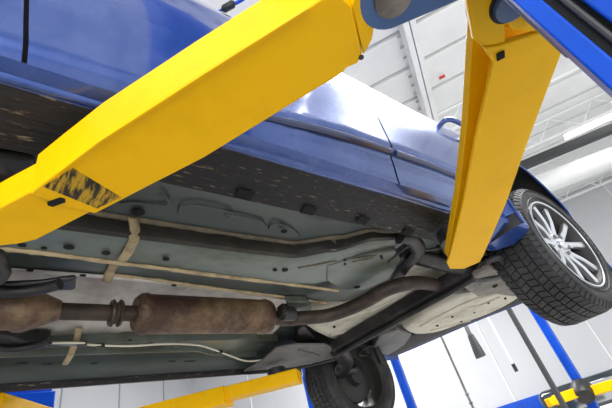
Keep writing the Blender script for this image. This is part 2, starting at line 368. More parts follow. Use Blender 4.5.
# pressed shapes in the near floor pan
def press(pts, r=.0035):
    bm = NB(); tube(bm, smoothpath(pts, 2), r, 8, .6); link('pressed_rib', bm, M_pan, car)
press([P(x, y, .705) for x, y in ((120, 204), (135, 203), (165, 206), (168, 199), (160, 194))])
press([P(x, y, .705) for x, y in ((180, 214), (181, 206), (200, 205), (232, 213), (228, 219))])
press([P(x, y, .705) for x, y in ((225, 214), (262, 222), (268, 230), (274, 223), (292, 229), (300, 236))])
def hole(px, py, z, rx=.014, ry=None, name='drain_hole', ang=0):
    c = P(px, py, z); bm = NB(); disc(bm, c, rx, ry or rx * .8, ang=ang, h=-.002); link(name, bm, M_hole, car, smooth=False)
def ring(px, py, z, r):
    c = P(px, py, z); bm = NB(); lathe(bm, [(r, 0), (r * 1.25, -.003), (r * 1.5, 0)], c, (0, 0, 1), 20); link('hole_collar', bm, M_under, car)
for px, py, r in ((138, 212, .018), (166, 178, .01), (284, 231, .012)): hole(px, py, .698, r, name='floor_plug')
# rails
def rail(far=False):
    bm = NB(); rows = []
    for i in range(80):
        x = -1.5 + 2.72 * i / 79; s = lerp(x, seamy) + .008
        e = lerp(x, [(-1.5, 1.03), (0, 1.035), (.6, 1.075), (.95, 1.085), (1.22, .98)])
        dz = lerp(x, [(-1.5, 0), (.85, 0), (1.24, .028)])
        pr = [(s, .70), (s + .002, .675 + dz), (s + .010, .655 + dz), (s + .025, .648 + dz), ((s + e) / 2, .651 + dz), (e - .03, .648 + dz), (e - .012, .644 + dz), (e, .642 + dz), (e + .002, .652 + dz), (e + .008, .70)]
        if far: pr = pr[:4] + [(s + .034, .648 + dz), (s + .040, .672 + dz), (e - .020, .672 + dz), (e - .014, .645 + dz)] + pr[7:]
        rows.append([mir((x, a, b)) if far else Vector((x, a, b)) for a, b in pr])
    grid(bm, rows); o = link('frame_rail', bm, M_under, car)
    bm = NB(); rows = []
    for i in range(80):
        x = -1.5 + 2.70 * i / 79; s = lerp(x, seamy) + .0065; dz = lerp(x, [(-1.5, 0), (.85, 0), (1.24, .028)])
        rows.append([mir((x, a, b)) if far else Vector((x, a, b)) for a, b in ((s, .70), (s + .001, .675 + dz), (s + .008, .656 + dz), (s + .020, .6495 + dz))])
    grid(bm, rows); link('rail_side_shade', bm, M_railshade, car)  # dark skin over the rail wall, its colour stands in for shade
    return o
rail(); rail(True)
def strip(name, m, pts, w, h, n=6, smooth=True):
    pp = smoothpath(pts, n); bm = NB(); rng = random.Random(3); tube(bm, pp, [w * (1 + .25 * rng.uniform(-1, 1)) for _ in pp], 10, h / w); link(name, bm, m, car)
strip('sealant_seam', M_seamd, [(x, lerp(x, seamy) + .002, .697) for x in [-.6 + .06 * k for k in range(33)]], .0095, .007, 2)
strip('sealant_seam', M_seam, [P(x, y, .642) for x, y in ((-60, 244), (0, 249), (50, 254), (110, 262), (160, 268), (204, 274), (260, 281), (310, 287), (338, 291))], .0075, .005)
strip('sealant_seam', M_seam, [P(x, y, .688) for x, y in ((104, 274), (150, 279), (204, 287), (260, 294), (326, 303))], .008, .005)
strip('sealant_seam', M_seam, [P(x, y, .688) for x, y in ((168, 326), (200, 328), (240, 331))], .008, .005)
# cross sealant over the rail (near) and far
def band(pts, w):
    bm = NB(); n = len(pts); rows = []
    for k, p in enumerate(pts):
        rows.append([Vector(p) + Vector((-w, 0, 0)), Vector(p) + Vector((-w * .5, 0, -.004)), Vector(p) + Vector((w * .5, 0, -.004)), Vector(p) + Vector((w, 0, 0))])
    grid(bm, rows); link('cross_sealant', bm, M_seam, car, thick=.003)
band([P(133, 217, .692), P(135, 228, .672), P(134, 240, .646), P(128, 252, .644), P(122, 260, .640)], .013)
band([P(114, 264, .676), P(110, 272, .685), P(107, 281, .684)], .013)
band([P(79, 327, .682), P(77, 338, .66), P(74, 346, .638), P(70, 356, .637), P(65, 364, .637)], .011)
# holes along the rail
for px, py, r in ((44, 247, .007), (69, 246, .013), (106, 252, .011), (166, 258, .011), (22, 244, .009)): hole(px, py + 1, .645, r, r * .75)
for px, py, rx, ry in ((275, 270, .008, .007), (285, 270, .012, .010), (345, 260, .007, .006), (381, 256, .007, .006), (357, 287, .016, .012)): hole(px, py, .648 if px < 340 else .655, rx, ry)
for a, b in (((298, 268), (337, 261)), ((352, 259), (376, 256))):
    strip('rail_slot', M_seamd, [P(*a, .649), P(*b, .652)], .004, .003)
for px, py in ((83, 275), (174, 285), (30, 270), (253, 331), (290, 309)): hole(px, py, .686, .009, .007)
for px, py, rx in ((22, 363, .022), (48, 364, .018), (94, 363, .014), (172, 361, .018), (190, 361, .03), (130, 340, .008), (10, 345, .02), (150, 343, .01)): hole(px, py, .640, rx, .007)
bm = NB(); prism(bm, [P(x, y, .655) for x, y in ((326, 266), (350, 259), (378, 254), (396, 251), (402, 260), (390, 279), (364, 291), (340, 290), (326, 281))], (0, 0, .03)); link('rail_end_plate', bm, M_under, car, bevel=.008)
hole(357, 287, .6545, .016, .012); hole(345, 264, .6545, .006, .005); hole(382, 258, .6545, .006, .005)
strip('rail_slot', M_seamd, [P(352, 262, .6545), P(374, 258, .6545)], .004, .003)
lump_pts = ((372, 350), (380, 336), (398, 330), (412, 335), (405, 345), (388, 356))
bm = NB(); prism(bm, [P(x, y, .67) for x, y in lump_pts], (0, 0, .05)); link('bumper_bracket', bm, M_brown, car, bevel=.008)
# tunnel heat shield
bm = NB(); rows = []
for i in range(60):
    x = -1.2 + 2.35 * i / 59; r = .004 * math.sin(x * 60)
    pr = [(1.19, .686), (1.215, .69), (1.24, .735 + r), (1.28, .765 + r), (1.345, .772 + r), (1.43, .765 + r), (1.50, .735 + r), (1.58, .69 + r), (1.64, .682)]
    tx = lerp(x, [(.2, 0), (1.2, .085)])
    rows.append([Vector((x, a + (tx if a < 1.3 else 0), b)) for a, b in pr])
grid(bm, rows); link('heat_shield', bm, M_shield, car, thick=.002)
# exhaust
EY, EZ = 1.352, .638
def ex(px, py=315): return P(px, py, EZ).x
xr1, xr2 = .395, .955
bm = NB(); lathe(bm, [(0, xr1), (.055, xr1), (.069, xr1 + .015), (.073, xr1 + .035), (.069, xr1 + .045), (.069, xr2 - .05), (.073, xr2 - .04), (.067, xr2 - .015), (.05, xr2), (0, xr2)], (0, EY, EZ), (1, 0, 0), 40)
link('resonator', bm, M_rust, car)
bm = NB(); c0, c1 = -.22, .16
lathe(bm, [(0, c0 - .15), (.05, c0 - .15), (.06, c0 - .05), (.06, c0), (.064, c0 + .01), (.064, c0 + .03), (.059, c0 + .04), (.06, c0 + .12), (.066, c0 + .13), (.067, c0 + .15), (.061, c0 + .16), (.06, c0 + .27), (.066, c0 + .28), (.066, c0 + .30), (.055, c0 + .33), (.030, c1 + .01), (0, c1 + .01)], (0, EY - .01, EZ), (1, 0, 0), 40)
link('catalytic_converter', bm, M_rust, car)
bm = NB(); tube(bm, [(c1 - .02, EY - .005, EZ), (xr1 + .02, EY, EZ)], .027, 20); fl = link('exhaust_pipe', bm, M_rustd, car)
bm = NB(); lathe(bm, [(.028, -.018), (.042, -.018), (.046, -.01), (.036, -.004), (.036, .004), (.046, .01), (.042, .018), (.028, .018)], (.335, EY, EZ), (1, 0, 0), 24); link('pipe_clamp', bm, M_rustd, car)
pp = smoothpath([(xr2 - .02, EY, EZ), (1.03, EY, EZ - .01), P(300, 318, .62), P(330, 315, .61), P(362, 303, .60), P(385, 290, .60), P(405, 284, .60), P(425, 283, .61), P(452, 288, .63), P(478, 284, .66), P(500, 272, .72)], 6)
bm = NB(); tube(bm, pp, .030, 18); link('exhaust_pipe', bm, M_rustd, car)
# rubber hanger and bracket by the resonator
c = P(283, 311, .63); bm = NB(); box(bm, c, (.03, .045, .05)); lathe(bm, [(.012, -.03), (.03, -.03), (.03, .03), (.012, .03)], c + Vector((0.02, 0, -.012)), (1, 0, 0), 16); link('exhaust_hanger', bm, M_black, car, bevel=.004)
bm = NB(); prism(bm, [P(x, y, .66) for x, y in ((286, 302), (308, 302), (312, 308), (306, 316), (290, 316))], (0, 0, .03)); link('hanger_bracket', bm, M_under, car, bevel=.004)
# dark panel behind floor (rear floor) over axle area
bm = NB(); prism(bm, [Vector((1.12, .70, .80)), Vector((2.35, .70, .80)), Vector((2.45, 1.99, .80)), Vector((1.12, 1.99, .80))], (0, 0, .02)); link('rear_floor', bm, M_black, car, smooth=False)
# puffed pans
def puff(name, m, pts, z, depth=.10, drop=.02, hole_list=(), ribs=(), inset=.12):
    q = [P(x, y, z) for x, y in pts]; q = smoothpath(q + [q[0]], 4)[:-1]
    c = sum(q, Vector()) / len(q); bm = NB(); rings = []
    for s, dz in ((1.0, depth), (1.0, .03), (.985, .012), (.95, .002), (.86, -.004), (.6, -.008), (.3, -.010)):
        rings.append([bm.verts.new(c + (p - c) * s + Vector((0, 0, dz))) for p in q])
    for a, b in zip(rings, rings[1:]):
        for k in range(len(q)): bm.faces.new((a[k], a[(k + 1) % len(q)], b[(k + 1) % len(q)], b[k]))
    bm.faces.new(rings[-1]); bm.faces.new(rings[0][::-1])
    o = link(name, bm, m, car, angle=60)
    for px, py, rx, ry in hole_list:
        cc = P(px, py, z - .006); bm = NB(); disc(bm, cc, rx, ry, ang=.6, h=-.008); link('drain_hole', bm, M_hole, car, smooth=False)
    for rb in ribs:
        bm = NB(); tube(bm, smoothpath([P(x, y, z - .005) for x, y in rb], 5), .011, 8, .9); link('pressed_rib', bm, m, car)
    return o
puff('fuel_tank', M_tank, ((304, 326), (318, 316), (350, 308), (392, 292), (424, 286), (452, 282), (440, 296), (410, 316), (380, 334), (352, 344), (325, 338)), .655,
     hole_list=((334, 326, .010, .007), (356, 332, .018, .008), (366, 329, .010, .006), (399, 305, .018, .009), (414, 306, .01, .006)),
     ribs=(((318, 322), (340, 318), (372, 308), (396, 298)), ((330, 334), (350, 330), (385, 318))))
puff('tank_heat_shield', M_tank, ((392, 282), (398, 270), (415, 258), (432, 256), (446, 262), (452, 274), (430, 282), (408, 284)), .70, hole_list=((404, 290, .01, .006),), ribs=(((402, 276), (415, 270), (430, 268)),))
puff('inner_arch_panel', M_tank, ((402, 262), (404, 248), (412, 240), (428, 240), (436, 248), (424, 256), (414, 262)), .74, hole_list=((412, 250, .012, .008),))
puff('spare_wheel_well', M_tank, ((404, 330), (416, 320), (440, 306), (470, 292), (500, 286), (522, 292), (517, 300), (490, 314), (462, 324), (436, 333), (414, 335)), .665,
     hole_list=((437, 325, .014, .008), (452, 316, .014, .008), (461, 321, .010, .006), (488, 302, .02, .008), (474, 312, .01, .005), (505, 298, .012, .006)),
     ribs=(((420, 326), (445, 312), (470, 300), (498, 293)), ((440, 322), (455, 318), (465, 308), (480, 304), (500, 296)), ((430, 330), (445, 326), (470, 320))))
# splash shield
bm = NB(); prism(bm, [P(x, y, .615) for x, y in ((244, 372), (262, 362), (276, 349), (297, 345), (325, 345), (342, 351), (336, 358), (292, 368))], (0, 0, .012)); sh = link('splash_shield', bm, M_brown, car, bevel=.003)
bm = NB(); tube(bm, smoothpath([P(x, y, .61) for x, y in ((246, 373), (292, 369), (336, 359), (345, 352))], 4), .010, 8); link('shield_edge', bm, M_black, car)
bm = NB(); tube(bm, [P(298, 350, .61), P(320, 356, .61)], .004, 6); link('pressed_rib', bm, M_brown, car)
bm = NB(); prism(bm, [P(x, y, .66) for x, y in ((296, 346), (298, 330), (304, 326), (316, 340), (330, 347))], (0, 0, .06)); link('tank_strap_bracket', bm, M_black, car, bevel=.004)
# axle beam: open V channel
a, b = P(338, 352, .585), P(474, 276, .585)
bm = NB(); d = (b - a).normalized(); s = Vector((-d.y, d.x, 0))
sec = [(-.050, .055), (-.045, .01), (-.02, -.012), (0, -.016), (.025, -.010), (.045, .012), (.05, .055), (.042, .055), (.036, .016), (.0, -.004), (-.036, .016), (-.042, .055)]
A = [bm.verts.new(a + s * u + Vector((0, 0, v))) for u, v in sec]; B = [bm.verts.new(b + s * u + Vector((0, 0, v))) for u, v in sec]
for k in range(len(sec)): bm.faces.new((A[k], A[(k + 1) % len(sec)], B[(k + 1) % len(sec)], B[k]))
bm.faces.new(A[::-1]); bm.faces.new(B); link('axle_beam', bm, M_axle, car, angle=30)
bm = NB(); o_ = s * -.03 + Vector((0, 0, -.022)); tube(bm, [a + o_, b + o_], .012, 12); link('anti_roll_bar', bm, M_axle, car)
# trailing arms
for far in (True, False):
    if far: pts = [P(338, 350, .61), P(346, 362, .59), Vector((1.86, 1.98, .575)), Vector((1.965, 2.00, .58))]
    else: pts = [Vector((1.38, .86, .70)), Vector((1.58, .82, .65)), P(474, 276, .60), Vector((1.86, .74, .60)), Vector((1.97, .72, .60))]
    bm = NB(); tube(bm, smoothpath(pts, 5), .048 if far else .042, 14, .8); link('trailing_arm', bm, M_axle, car)
    # coil spring and damper
    q = Vector((2.0, 1.86, .60)) if far else Vector((1.98, .84, .62))
    bm = NB(); sp = [q + Vector((.05 * math.cos(t), .05 * math.sin(t), .03 + .008 * t)) for t in [k * .4 for k in range(60)]]; tube(bm, sp, .007, 6); link('coil_spring', bm, M_axle, car)
    q = q + Vector((.12, .0, -.03)); bm = NB(); tube(bm, [q, q + Vector((-.02, 0, .14)), q + Vector((-.02, 0, .141)), q + Vector((-.05, 0, .3))], [.024, .024, .010, .010], 14); link('damper', bm, M_dark, car)
# near spring seat plate with oval hole
bm = NB(); pts = [P(x, y, .575) for x, y in ((464, 288), (474, 276), (490, 268), (512, 272), (524, 287), (514, 297), (494, 294), (478, 297))]; prism(bm, pts, (0, 0, .025)); sp_ = link('spring_seat', bm, M_bracket, car, bevel=.006)
hole(495, 286, .5745, .020, .013, 'bolt_hole', .5); hole(480, 284, .5745, .008, .006, 'bolt_hole')
bm = NB(); tube(bm, smoothpath([P(x, y, .57) for x, y in ((486, 262), (500, 258), (506, 270), (520, 274))], 4), .012, 8); link('brake_hose', bm, M_black, car)
# black supports near arm end / front dark parts
bm = NB(); tube(bm, smoothpath([P(x, y, .66) for x, y in ((395, 282), (404, 268), (418, 252), (412, 240), (400, 238))], 6), .030, 12, .6); link('filler_hose', bm, M_black, car)
bm = NB(); tube(bm, smoothpath([P(x, y, .655) for x, y in ((388, 262), (400, 252), (410, 246), (425, 250), (440, 248))], 6), .006, 8); link('vent_hose', bm, M_black, car)
def lump(name, m, pts, z, h, bev=.008): 
    bm = NB(); prism(bm, [P(x, y, z) for x, y in pts], (0, 0, h)); return link(name, bm, m, car, bevel=bev)
lump('transmission_mount', M_axle, ((-30, 287), (0, 286), (40, 284), (60, 281), (76, 279), (75, 291), (50, 292), (20, 296), (-30, 300)), .63, .018)
bm = NB(); tube(bm, smoothpath([P(x, y, .62) for x, y in ((-20, 288), (10, 292), (40, 289), (60, 284))], 5), .016, 10); link('shift_cable', bm, M_black, car)
bm = NB(); tube(bm, smoothpath([P(x, y, .62) for x, y in ((-40, 262), (-6, 256), (-2, 264), (2, 272), (-6, 280), (-28, 286))], 6), .02, 12); link('subframe_arm', bm, M_dark, car)
lump('front_crossmember', M_black, ((-30, 335), (10, 338), (26, 343), (50, 343), (48, 349), (20, 353), (-30, 352)), .63, .05)
bm = NB(); tube(bm, smoothpath([P(x, y, .62) for x, y in ((-20, 346), (10, 349), (34, 346), (50, 341))], 5), .012, 10); link('shift_cable', bm, M_black, car)
lump('line_bracket', M_under, ((50, 341), (82, 343), (83, 347), (50, 345)), .635, .004, .001)
# brake line with clips
bl = [P(x, y, .632) for x, y in ((52, 343), (82, 343), (92, 345), (130, 346), (165, 344), (196, 345), (212, 349), (228, 355), (246, 361), (262, 360))]
bm = NB(); tube(bm, smoothpath(bl, 5), .0042, 8); link('brake_line', bm, M_line, car)
for px, py in ((82, 344), (177, 345), (219, 352), (100, 346)):
    bm = NB(); box(bm, P(px, py, .632), (.03, .018, .014)); link('line_clip', bm, M_black, car, smooth=False)
for px, py in ((250, 362), (120, 366), (200, 358)):
    pass
# far sill brown cover
# front under tray filler (front end beyond the frame)
bm = NB(); prism(bm, [Vector((-1.9, .60, .70)), Vector((-1.0, .60, .70)), Vector((-1.0, 2.08, .70)), Vector((-1.9, 2.08, .70))], (0, 0, .5)); link('engine_undertray', bm, M_black, car, bevel=.05)

# ---------------- wheels
def wheel(c, side, ax=None):                                     # side -1: outer face towards the camera side (-y)
    c = Vector(c); ax = (ax or Vector((0, side, 0))).normalized(); TW = .21; W2 = TW / 2; R = WR
    mid = c - ax * W2                                    # c is centre of outer sidewall plane
    bm = NB()
    lathe(bm, [(RR, W2 - .012), (RR + .015, W2 + .002), (RR + .04, W2 + .008), (R - .04, W2 + .006), (R - .018, W2 - .006), (R - .009, W2 - .022), (R - .009, -W2 + .022), (R - .018, -W2 + .006), (R - .04, -W2 - .006), (RR + .04, -W2 - .008), (RR + .015, -W2 - .002), (RR, -W2 + .012)], mid, ax, 96)
    # sidewall rings
    for rr in (RR + .022, R - .034): lathe(bm, [(rr - .003, W2 + .006), (rr, W2 + .011), (rr + .003, W2 + .006)], mid, ax, 96)
    ribs = [(-.092, -.062, .4), (-.055, -.023, -.3), (-.017, .017, .3), (.023, .055, -.3), (.062, .092, .4)]
    N = 66; s = Vector((0, 0, 1)).cross(ax).normalized() * -side; u = s.cross(ax) * side; u = u if u.z > 0 else -u
    for k, (y0, y1, sk) in enumerate(ribs):
        for j in range(N):
            t0 = 2 * PI * (j + .5 * (k % 2)) / N; dt = 2 * PI / N
            vs = []
            for rad in (R - .010, R):
                for yy in (y0, y1):
                    for tt in (0.0, .80):
                        a = t0 + (tt + (yy - y0) / (y1 - y0) * sk) * dt
                        rad2 = rad - (.007 if abs(yy) > .09 else 0)
                        vs.append(bm.verts.new(mid + ax * yy + rad2 * (math.cos(a) * s + math.sin(a) * u)))
            for f in ((4, 5, 7, 6), (0, 4, 6, 2), (1, 3, 7, 5), (0, 1, 5, 4), (2, 6, 7, 3)): bm.faces.new([vs[q] for q in f])
    # shoulder lugs
    for sd in (1, -1):
        for j in range(N):
            a = 2 * PI * j / N; dt = 2 * PI / N * .7; vs = []
            for rad, yy in ((R - .010, .0925), (R - .030, .108)):
                for tt in (0, dt):
                    for ex_ in (-.004, .003):
                        vs.append(bm.verts.new(mid + ax * (yy + ex_) * sd + rad * (math.cos(a + tt) * s + math.sin(a + tt) * u)))
            for f in ((1, 3, 7, 5), (0, 1, 5, 4), (2, 6, 7, 3), (0, 2, 3, 1), (4, 5, 7, 6)): bm.faces.new([vs[q] for q in f])
    ty = link('wheel', bm, M_tyre, car, angle=30)
    bm = NB(); lathe(bm, [(RR + .004, W2 - .004), (RR - .002, W2 + .004), (RR - .014, W2 + .002), (RR - .020, W2 - .015), (RR - .03, W2 - .05), (RR - .035, -.02), (RR - .02, -W2 + .02), (RR + .002, -W2 + .004), (RR + .008, -W2 + .008), (RR + .006, -W2 + .02), (RR - .012, -W2 + .03), (RR - .028, -.02), (RR - .02, W2 - .03)], mid, ax, 80, closed=True); link('rim_barrel', bm, M_barrel, ty)
    bm = NB(); lathe(bm, [(RR + .006, W2 - .004), (RR + .002, W2 + .0055), (RR - .005, W2 + .0045), (RR - .010, W2 - .006), (RR - .013, W2 - .022), (RR - .012, W2 - .012)], mid, ax, 80, closed=True); link('rim', bm, M_alloy, ty)
    bm = NB()
    for k in range(5):
        for sg in (-1, 1):
            a0 = 2 * PI * k / 5 + .35; a1 = a0 + sg * .29; a0_ = a0 + sg * .22
            p0 = mid + ax * (W2 - .028) + .042 * (math.cos(a0_) * s + math.sin(a0_) * u); p1 = mid + ax * (W2 - .006) + (RR - .012) * (math.cos(a1) * s + math.sin(a1) * u)
            d = (p1 - p0).normalized(); sd = d.cross(ax).normalized()
            v = []
            for p, wd, hh in ((p0, .018, .03), (p0.lerp(p1, .5) + ax * .006, .0125, .024), (p1, .016, .02)):
                v.append([bm.verts.new(p + sd * wd * a + ax * b) for a, b in ((-1, -hh), (1, -hh), (1, -.004), (.5, 0), (-.5, 0), (-1, -.004))])
            for A_, B_ in zip(v, v[1:]):
                for q in range(6): bm.faces.new((A_[q], A_[(q + 1) % 6], B_[(q + 1) % 6], B_[q]))
            bm.faces.new(v[0]); bm.faces.new(v[-1][::-1])
    lathe(bm, [(0, W2 - .022), (.055, W2 - .022), (.070, W2 - .032), (.07, W2 - .06), (0, W2 - .06)], mid, ax, 32)
    link('spokes', bm, M_alloy, ty, angle=25)
    bm = NB(); lathe(bm, [(0, W2 - .010), (.022, W2 - .011), (.027, W2 - .016), (.028, W2 - .024)], mid, ax, 24); link('hub_cap', bm, M_alloy, ty)
    for k in range(5):
        a = 2 * PI * k / 5 + .98; bm = NB(); lathe(bm, [(0, W2 - .012), (.009, W2 - .012), (.010, W2 - .03)], mid + .045 * (math.cos(a) * s + math.sin(a) * u), ax, 6); link('lug_nut', bm, M_steel, ty)
    bm = NB(); lathe(bm, [(0, -.02), (.12, -.02), (.15, -.015), (.155, .0), (.15, .015), (.07, .02), (0, .02)], mid, ax, 40); link('brake_drum', bm, M_dark, car)
    bm = NB(); lathe(bm, [(0, -.07), (.05, -.07), (.06, -.03), (.12, -.021), (.12, -.01)], mid, ax, 32); link('backing_plate', bm, M_dark, car)
wheel((1.978, .473, .609), -1, Vector((-.07, -.997, -.035)))
wheel((WX + .01, 2.15, .54), 1)
lump('front_splash_guard', M_black, ((-40, 150), (0, 155), (34, 160), (36, 172), (0, 178), (-40, 176)), .69, .02)
wheel((WX - 2.84, WY + .01, .62), -1); wheel((WX - 2.80, 2 * YC - WY, .60), 1)

# ================================================================== LIFT (near post and its arms)
def off(bm_pts, v): return [p + Vector(v) for p in bm_pts]
post = thing('vehicle_lift', 'blue near lift post at top right with two big yellow arms under the car', 'car lift', (.5, -.15, -H))
px0, px1, yb = .36, .66, -.0075
for nm, cs in (('post_channel', [(px0, yb), (px1, yb), (px1, -.30), (px0, -.30), (px0, -.041), (px0 + .02, -.041), (px0 + .02, -.27), (px1 - .02, -.27), (px1 - .02, yb - .02), (px0 + .02, yb - .012), (px0 + .02, yb - .016), (px0, yb - .016)]),):
    bm = NB(); prism(bm, [Vector((x, y, -H)) for x, y in cs], (0, 0, 3.9)); link(nm, bm, M_lift, post, smooth=False, bevel=.002)
bm = NB(); prism(bm, [Vector((x, y, -H + .05)) for x, y in ((px0 + .008, yb - .016), (px0 + .008, -.041), (px0 + .03, -.041), (px0 + .03, yb - .016))], (0, 0, 3.7)); link('slide_strip', bm, M_hole, post, smooth=False)
bm = NB(); tube(bm, [(px0 + .006, -.034, -H + .1), (px0 + .006, -.034, 2.5)], .003, 8); link('hydraulic_line', bm, M_steel2, post)
bm = NB(); box(bm, (.5, -.15, -H + .01), (.46, .46, .02)); link('base_plate', bm, M_lift, post, smooth=False)
g1, z1 = (.057, -.072), .543
g2, z2 = (-.05, -.0445), .589
A1 = lambda x, y, dz=0: P(x, y, z1, g1) + Vector((0, 0, dz))
A2 = lambda x, y, dz=0: P(x, y, z2, g2) + Vector((0, 0, dz))
pv1, pv2 = A1(391, -4), A2(510, 2)
# carriage with clevis plates
bm = NB(); box(bm, (.51, -.03, .60), (.26, .05, .34)); cg = link('carriage', bm, M_liftd, post, bevel=.006)
def clevis(c, zo, toward, r=.052):
    bm = NB(); c = Vector(c); c.z = zo; t = Vector(toward); d = Vector((t.x - c.x, t.y - c.y, 0)); a0 = math.atan2(d.y, d.x)
    pts = [c + Vector((r * math.cos(a0 + PI / 2 + PI * k / 14), r * math.sin(a0 + PI / 2 + PI * k / 14), 0)) for k in range(15)]
    n_ = Vector((-math.sin(a0), math.cos(a0), 0)); pts += [Vector((t.x, t.y, zo)) - n_ * r * 1.2, Vector((t.x, t.y, zo)) + n_ * r * 1.2]
    prism(bm, pts, (0, 0, .015)); return bm
link('clevis_plate', clevis(pv1, pv1.z - .005, (.46, -.02, 0)), M_liftd, post, bevel=.003)
link('clevis_plate', clevis(pv1, pv1.z + .12, (.46, -.02, 0)), M_liftd, post, bevel=.003)
link('clevis_plate', clevis(pv2, pv2.z + .13, (.55, -.03, 0), .045), M_liftd, post, bevel=.003)
bm = NB(); tube(bm, [pv1 + Vector((0, 0, -.012)), pv1 + Vector((0, 0, .15))], .029, 20); link('pivot_pin', bm, M_bracket, post)
bm = NB(); tube(bm, [pv2 + Vector((0, 0, -.012)), pv2 + Vector((0, 0, .15))], .030, 20); link('pivot_pin', bm, M_liftd, post)

# arm under the front of the sill
HT = .092
def arm_prism(f, pts, h): bm = NB(); prism(bm, [f(x, y) for x, y in pts], (0, 0, h)); return bm
main1 = ((95, 214), (204, 158), (343, 73), (347, 68), (357, 64), (363, 56), (352, 6), (342, -3), (322, -2), (312, 5), (204, 72), (100, 139), (57, 172), (29, 194), (58, 205))
bm = NB(); lo = [A1(x, y) for x, y in main1]; prism(bm, lo, (0, 0, HT)); arm1 = link('lift_arm', bm, M_yel, post, bevel=.003)
tip1 = ((-40, 238), (-30, 250), (0, 248), (18, 246), (36, 242), (98, 210), (110, 190), (66, 176), (36, 190), (0, 209), (-34, 228))
bm = NB(); prism(bm, [A1(x, y, .004) for x, y in tip1], (0, 0, HT * .72)); link('inner_tube', bm, M_yel, arm1, bevel=.003)
# bottom lip along the arm (folded edge)
bm = NB(); tube(bm, [A1(x, y, -.001) for x, y in ((60, 171), (100, 140.5), (204, 73.5), (308, 8))], .0035, 6); link('folded_edge', bm, M_yel, arm1)
bm = NB(); prism(bm, [A1(x, y, -.0012) for x, y in ((43, 186), (73, 168), (121, 197), (97, 208))], (0, 0, .0012)); link('scuff_patch', bm, M_blk_rub, arm1, smooth=False)
bm = NB(); q0, q1 = A1(50, 204, -.0015), A1(63, 199.5, -.0015); d = (q1 - q0).normalized(); s_ = Vector((-d.y, d.x, 0)) * .007
prism(bm, [q0 - s_, q1 - s_, q1 + d * .004, q1 + s_, q0 + s_, q0 - d * .004], (0, 0, .0015)); link('slot', bm, M_hole, arm1, smooth=False)
bm = NB(); prism(bm, [A1(x, y, 0) for x, y in ((352, 6), (364, 55), (372, 40), (376, 20), (370, 0), (358, -10))], (0, 0, HT)); link('pivot_fork', bm, M_yel, arm1, bevel=.002)
bm = NB(); prism(bm, [A1(x, y, HT + .001) for x, y in ((270, 32), (300, 12), (330, -12), (322, -24), (290, -8))], (0, 0, .012)); link('top_plate', bm, M_yel, arm1, smooth=False)
bm = NB(); box(bm, A1(300, 2, HT), (.018, .006, .01)); link('tape_mark', bm, M_grn, arm1, smooth=False)
bm = NB(); q = A1(361, 57, .004); lathe(bm, [(0, -.006), (.005, -.006), (.005, .01)], q, (0, 0, 1), 6); link('bolt', bm, M_black, arm1)
bm = NB(); q = A1(-22, 236); lathe(bm, [(0, HT * .7), (.025, HT * .7), (.025, HT + .02), (.042, HT + .022), (.042, HT + .04), (0, HT + .04)], q, (0, 0, 1), 24); link('lift_pad', bm, M_black, arm1)

H2 = .082
m2 = ((494, 60), (476, 136), (463, 204), (450, 256), (447, 263), (450, 269), (464, 269), (480, 262), (485, 252), (506, 204), (530, 136), (562, 52), (548, 41))
def h2(y): return lerp(y, [(40, H2 + .012), (130, .070), (255, .046)])
def slab(pts, lo_, hi_):                                 # lo_, hi_ : height as a function of the place along the arm
    bm = NB(); b_ = [A2(x, y, lo_(y)) for x, y in pts]; t_ = [A2(x, y, hi_(y)) for x, y in pts]
    prism(bm, b_, [q - p for p, q in zip(b_, t_)]); return bm
arm2 = link('lift_arm', slab(m2, lambda y: 0, lambda y: .008), M_yel, post, bevel=.0015)
w2 = ((508, 60), (490, 136), (475, 204), (460, 250), (466, 262), (474, 260), (480, 250), (500, 204), (522, 136), (550, 56))
link('web', slab(w2, lambda y: .007, lambda y: h2(y) - .026), M_yel, arm2, bevel=.0015)
t2_ = ((492, 44), (476, 136), (463, 204), (450, 262), (466, 266), (482, 252), (504, 204), (528, 136), (556, 50))
link('top_plate', slab(t2_, lambda y: h2(y) - .026, lambda y: h2(y)), M_yel, arm2, bevel=.0015)
# fork head near pivot
bm = NB(); prism(bm, [A2(x, y, -.004) for x, y in ((482, 46), (493, 63), (506, 58), (556, 44), (545, 30), (498, 44))], (0, 0, .014)); link('fork_lug', bm, M_yel, arm2, bevel=.003)
bm = NB(); c = A2(499, 54, -.006); box(bm, c, (.016, .014, .003), Matrix.Rotation(.5, 3, 'Z')); link('square_hole', bm, M_hole, arm2, smooth=False)
bm = NB(); prism(bm, [A2(x, y, .0) for x, y in ((466, -4), (474, 40), (486, 48), (506, 42), (505, 20), (512, 30), (552, 34), (560, 0), (520, -20))], (0, 0, .014)); link('fork_plate', bm, M_yel, arm2, bevel=.003)
o2 = Vector((0, 0, H2 - .004)); bm = NB(); prism(bm, [A2(x, y) + o2 for x, y in ((486, -6), (490, 44), (556, 50), (572, 0), (530, -20))], (0, 0, .014)); link('fork_plate', bm, M_yel, arm2, bevel=.003)
bm = NB(); c = A2(505, 12); lathe(bm, [(.030, -.002), (.036, -.004), (.036, .02), (.03, .02)], pv2, (0, 0, 1), 28); link('pivot_bush', bm, M_black, arm2)
bm = NB(); q = A2(466, 258); lathe(bm, [(0, .046), (.03, .046), (.03, .07), (.055, .072), (.055, .115), (0, .115)], q, (0, 0, 1), 24); link('lift_pad', bm, M_black, arm2)

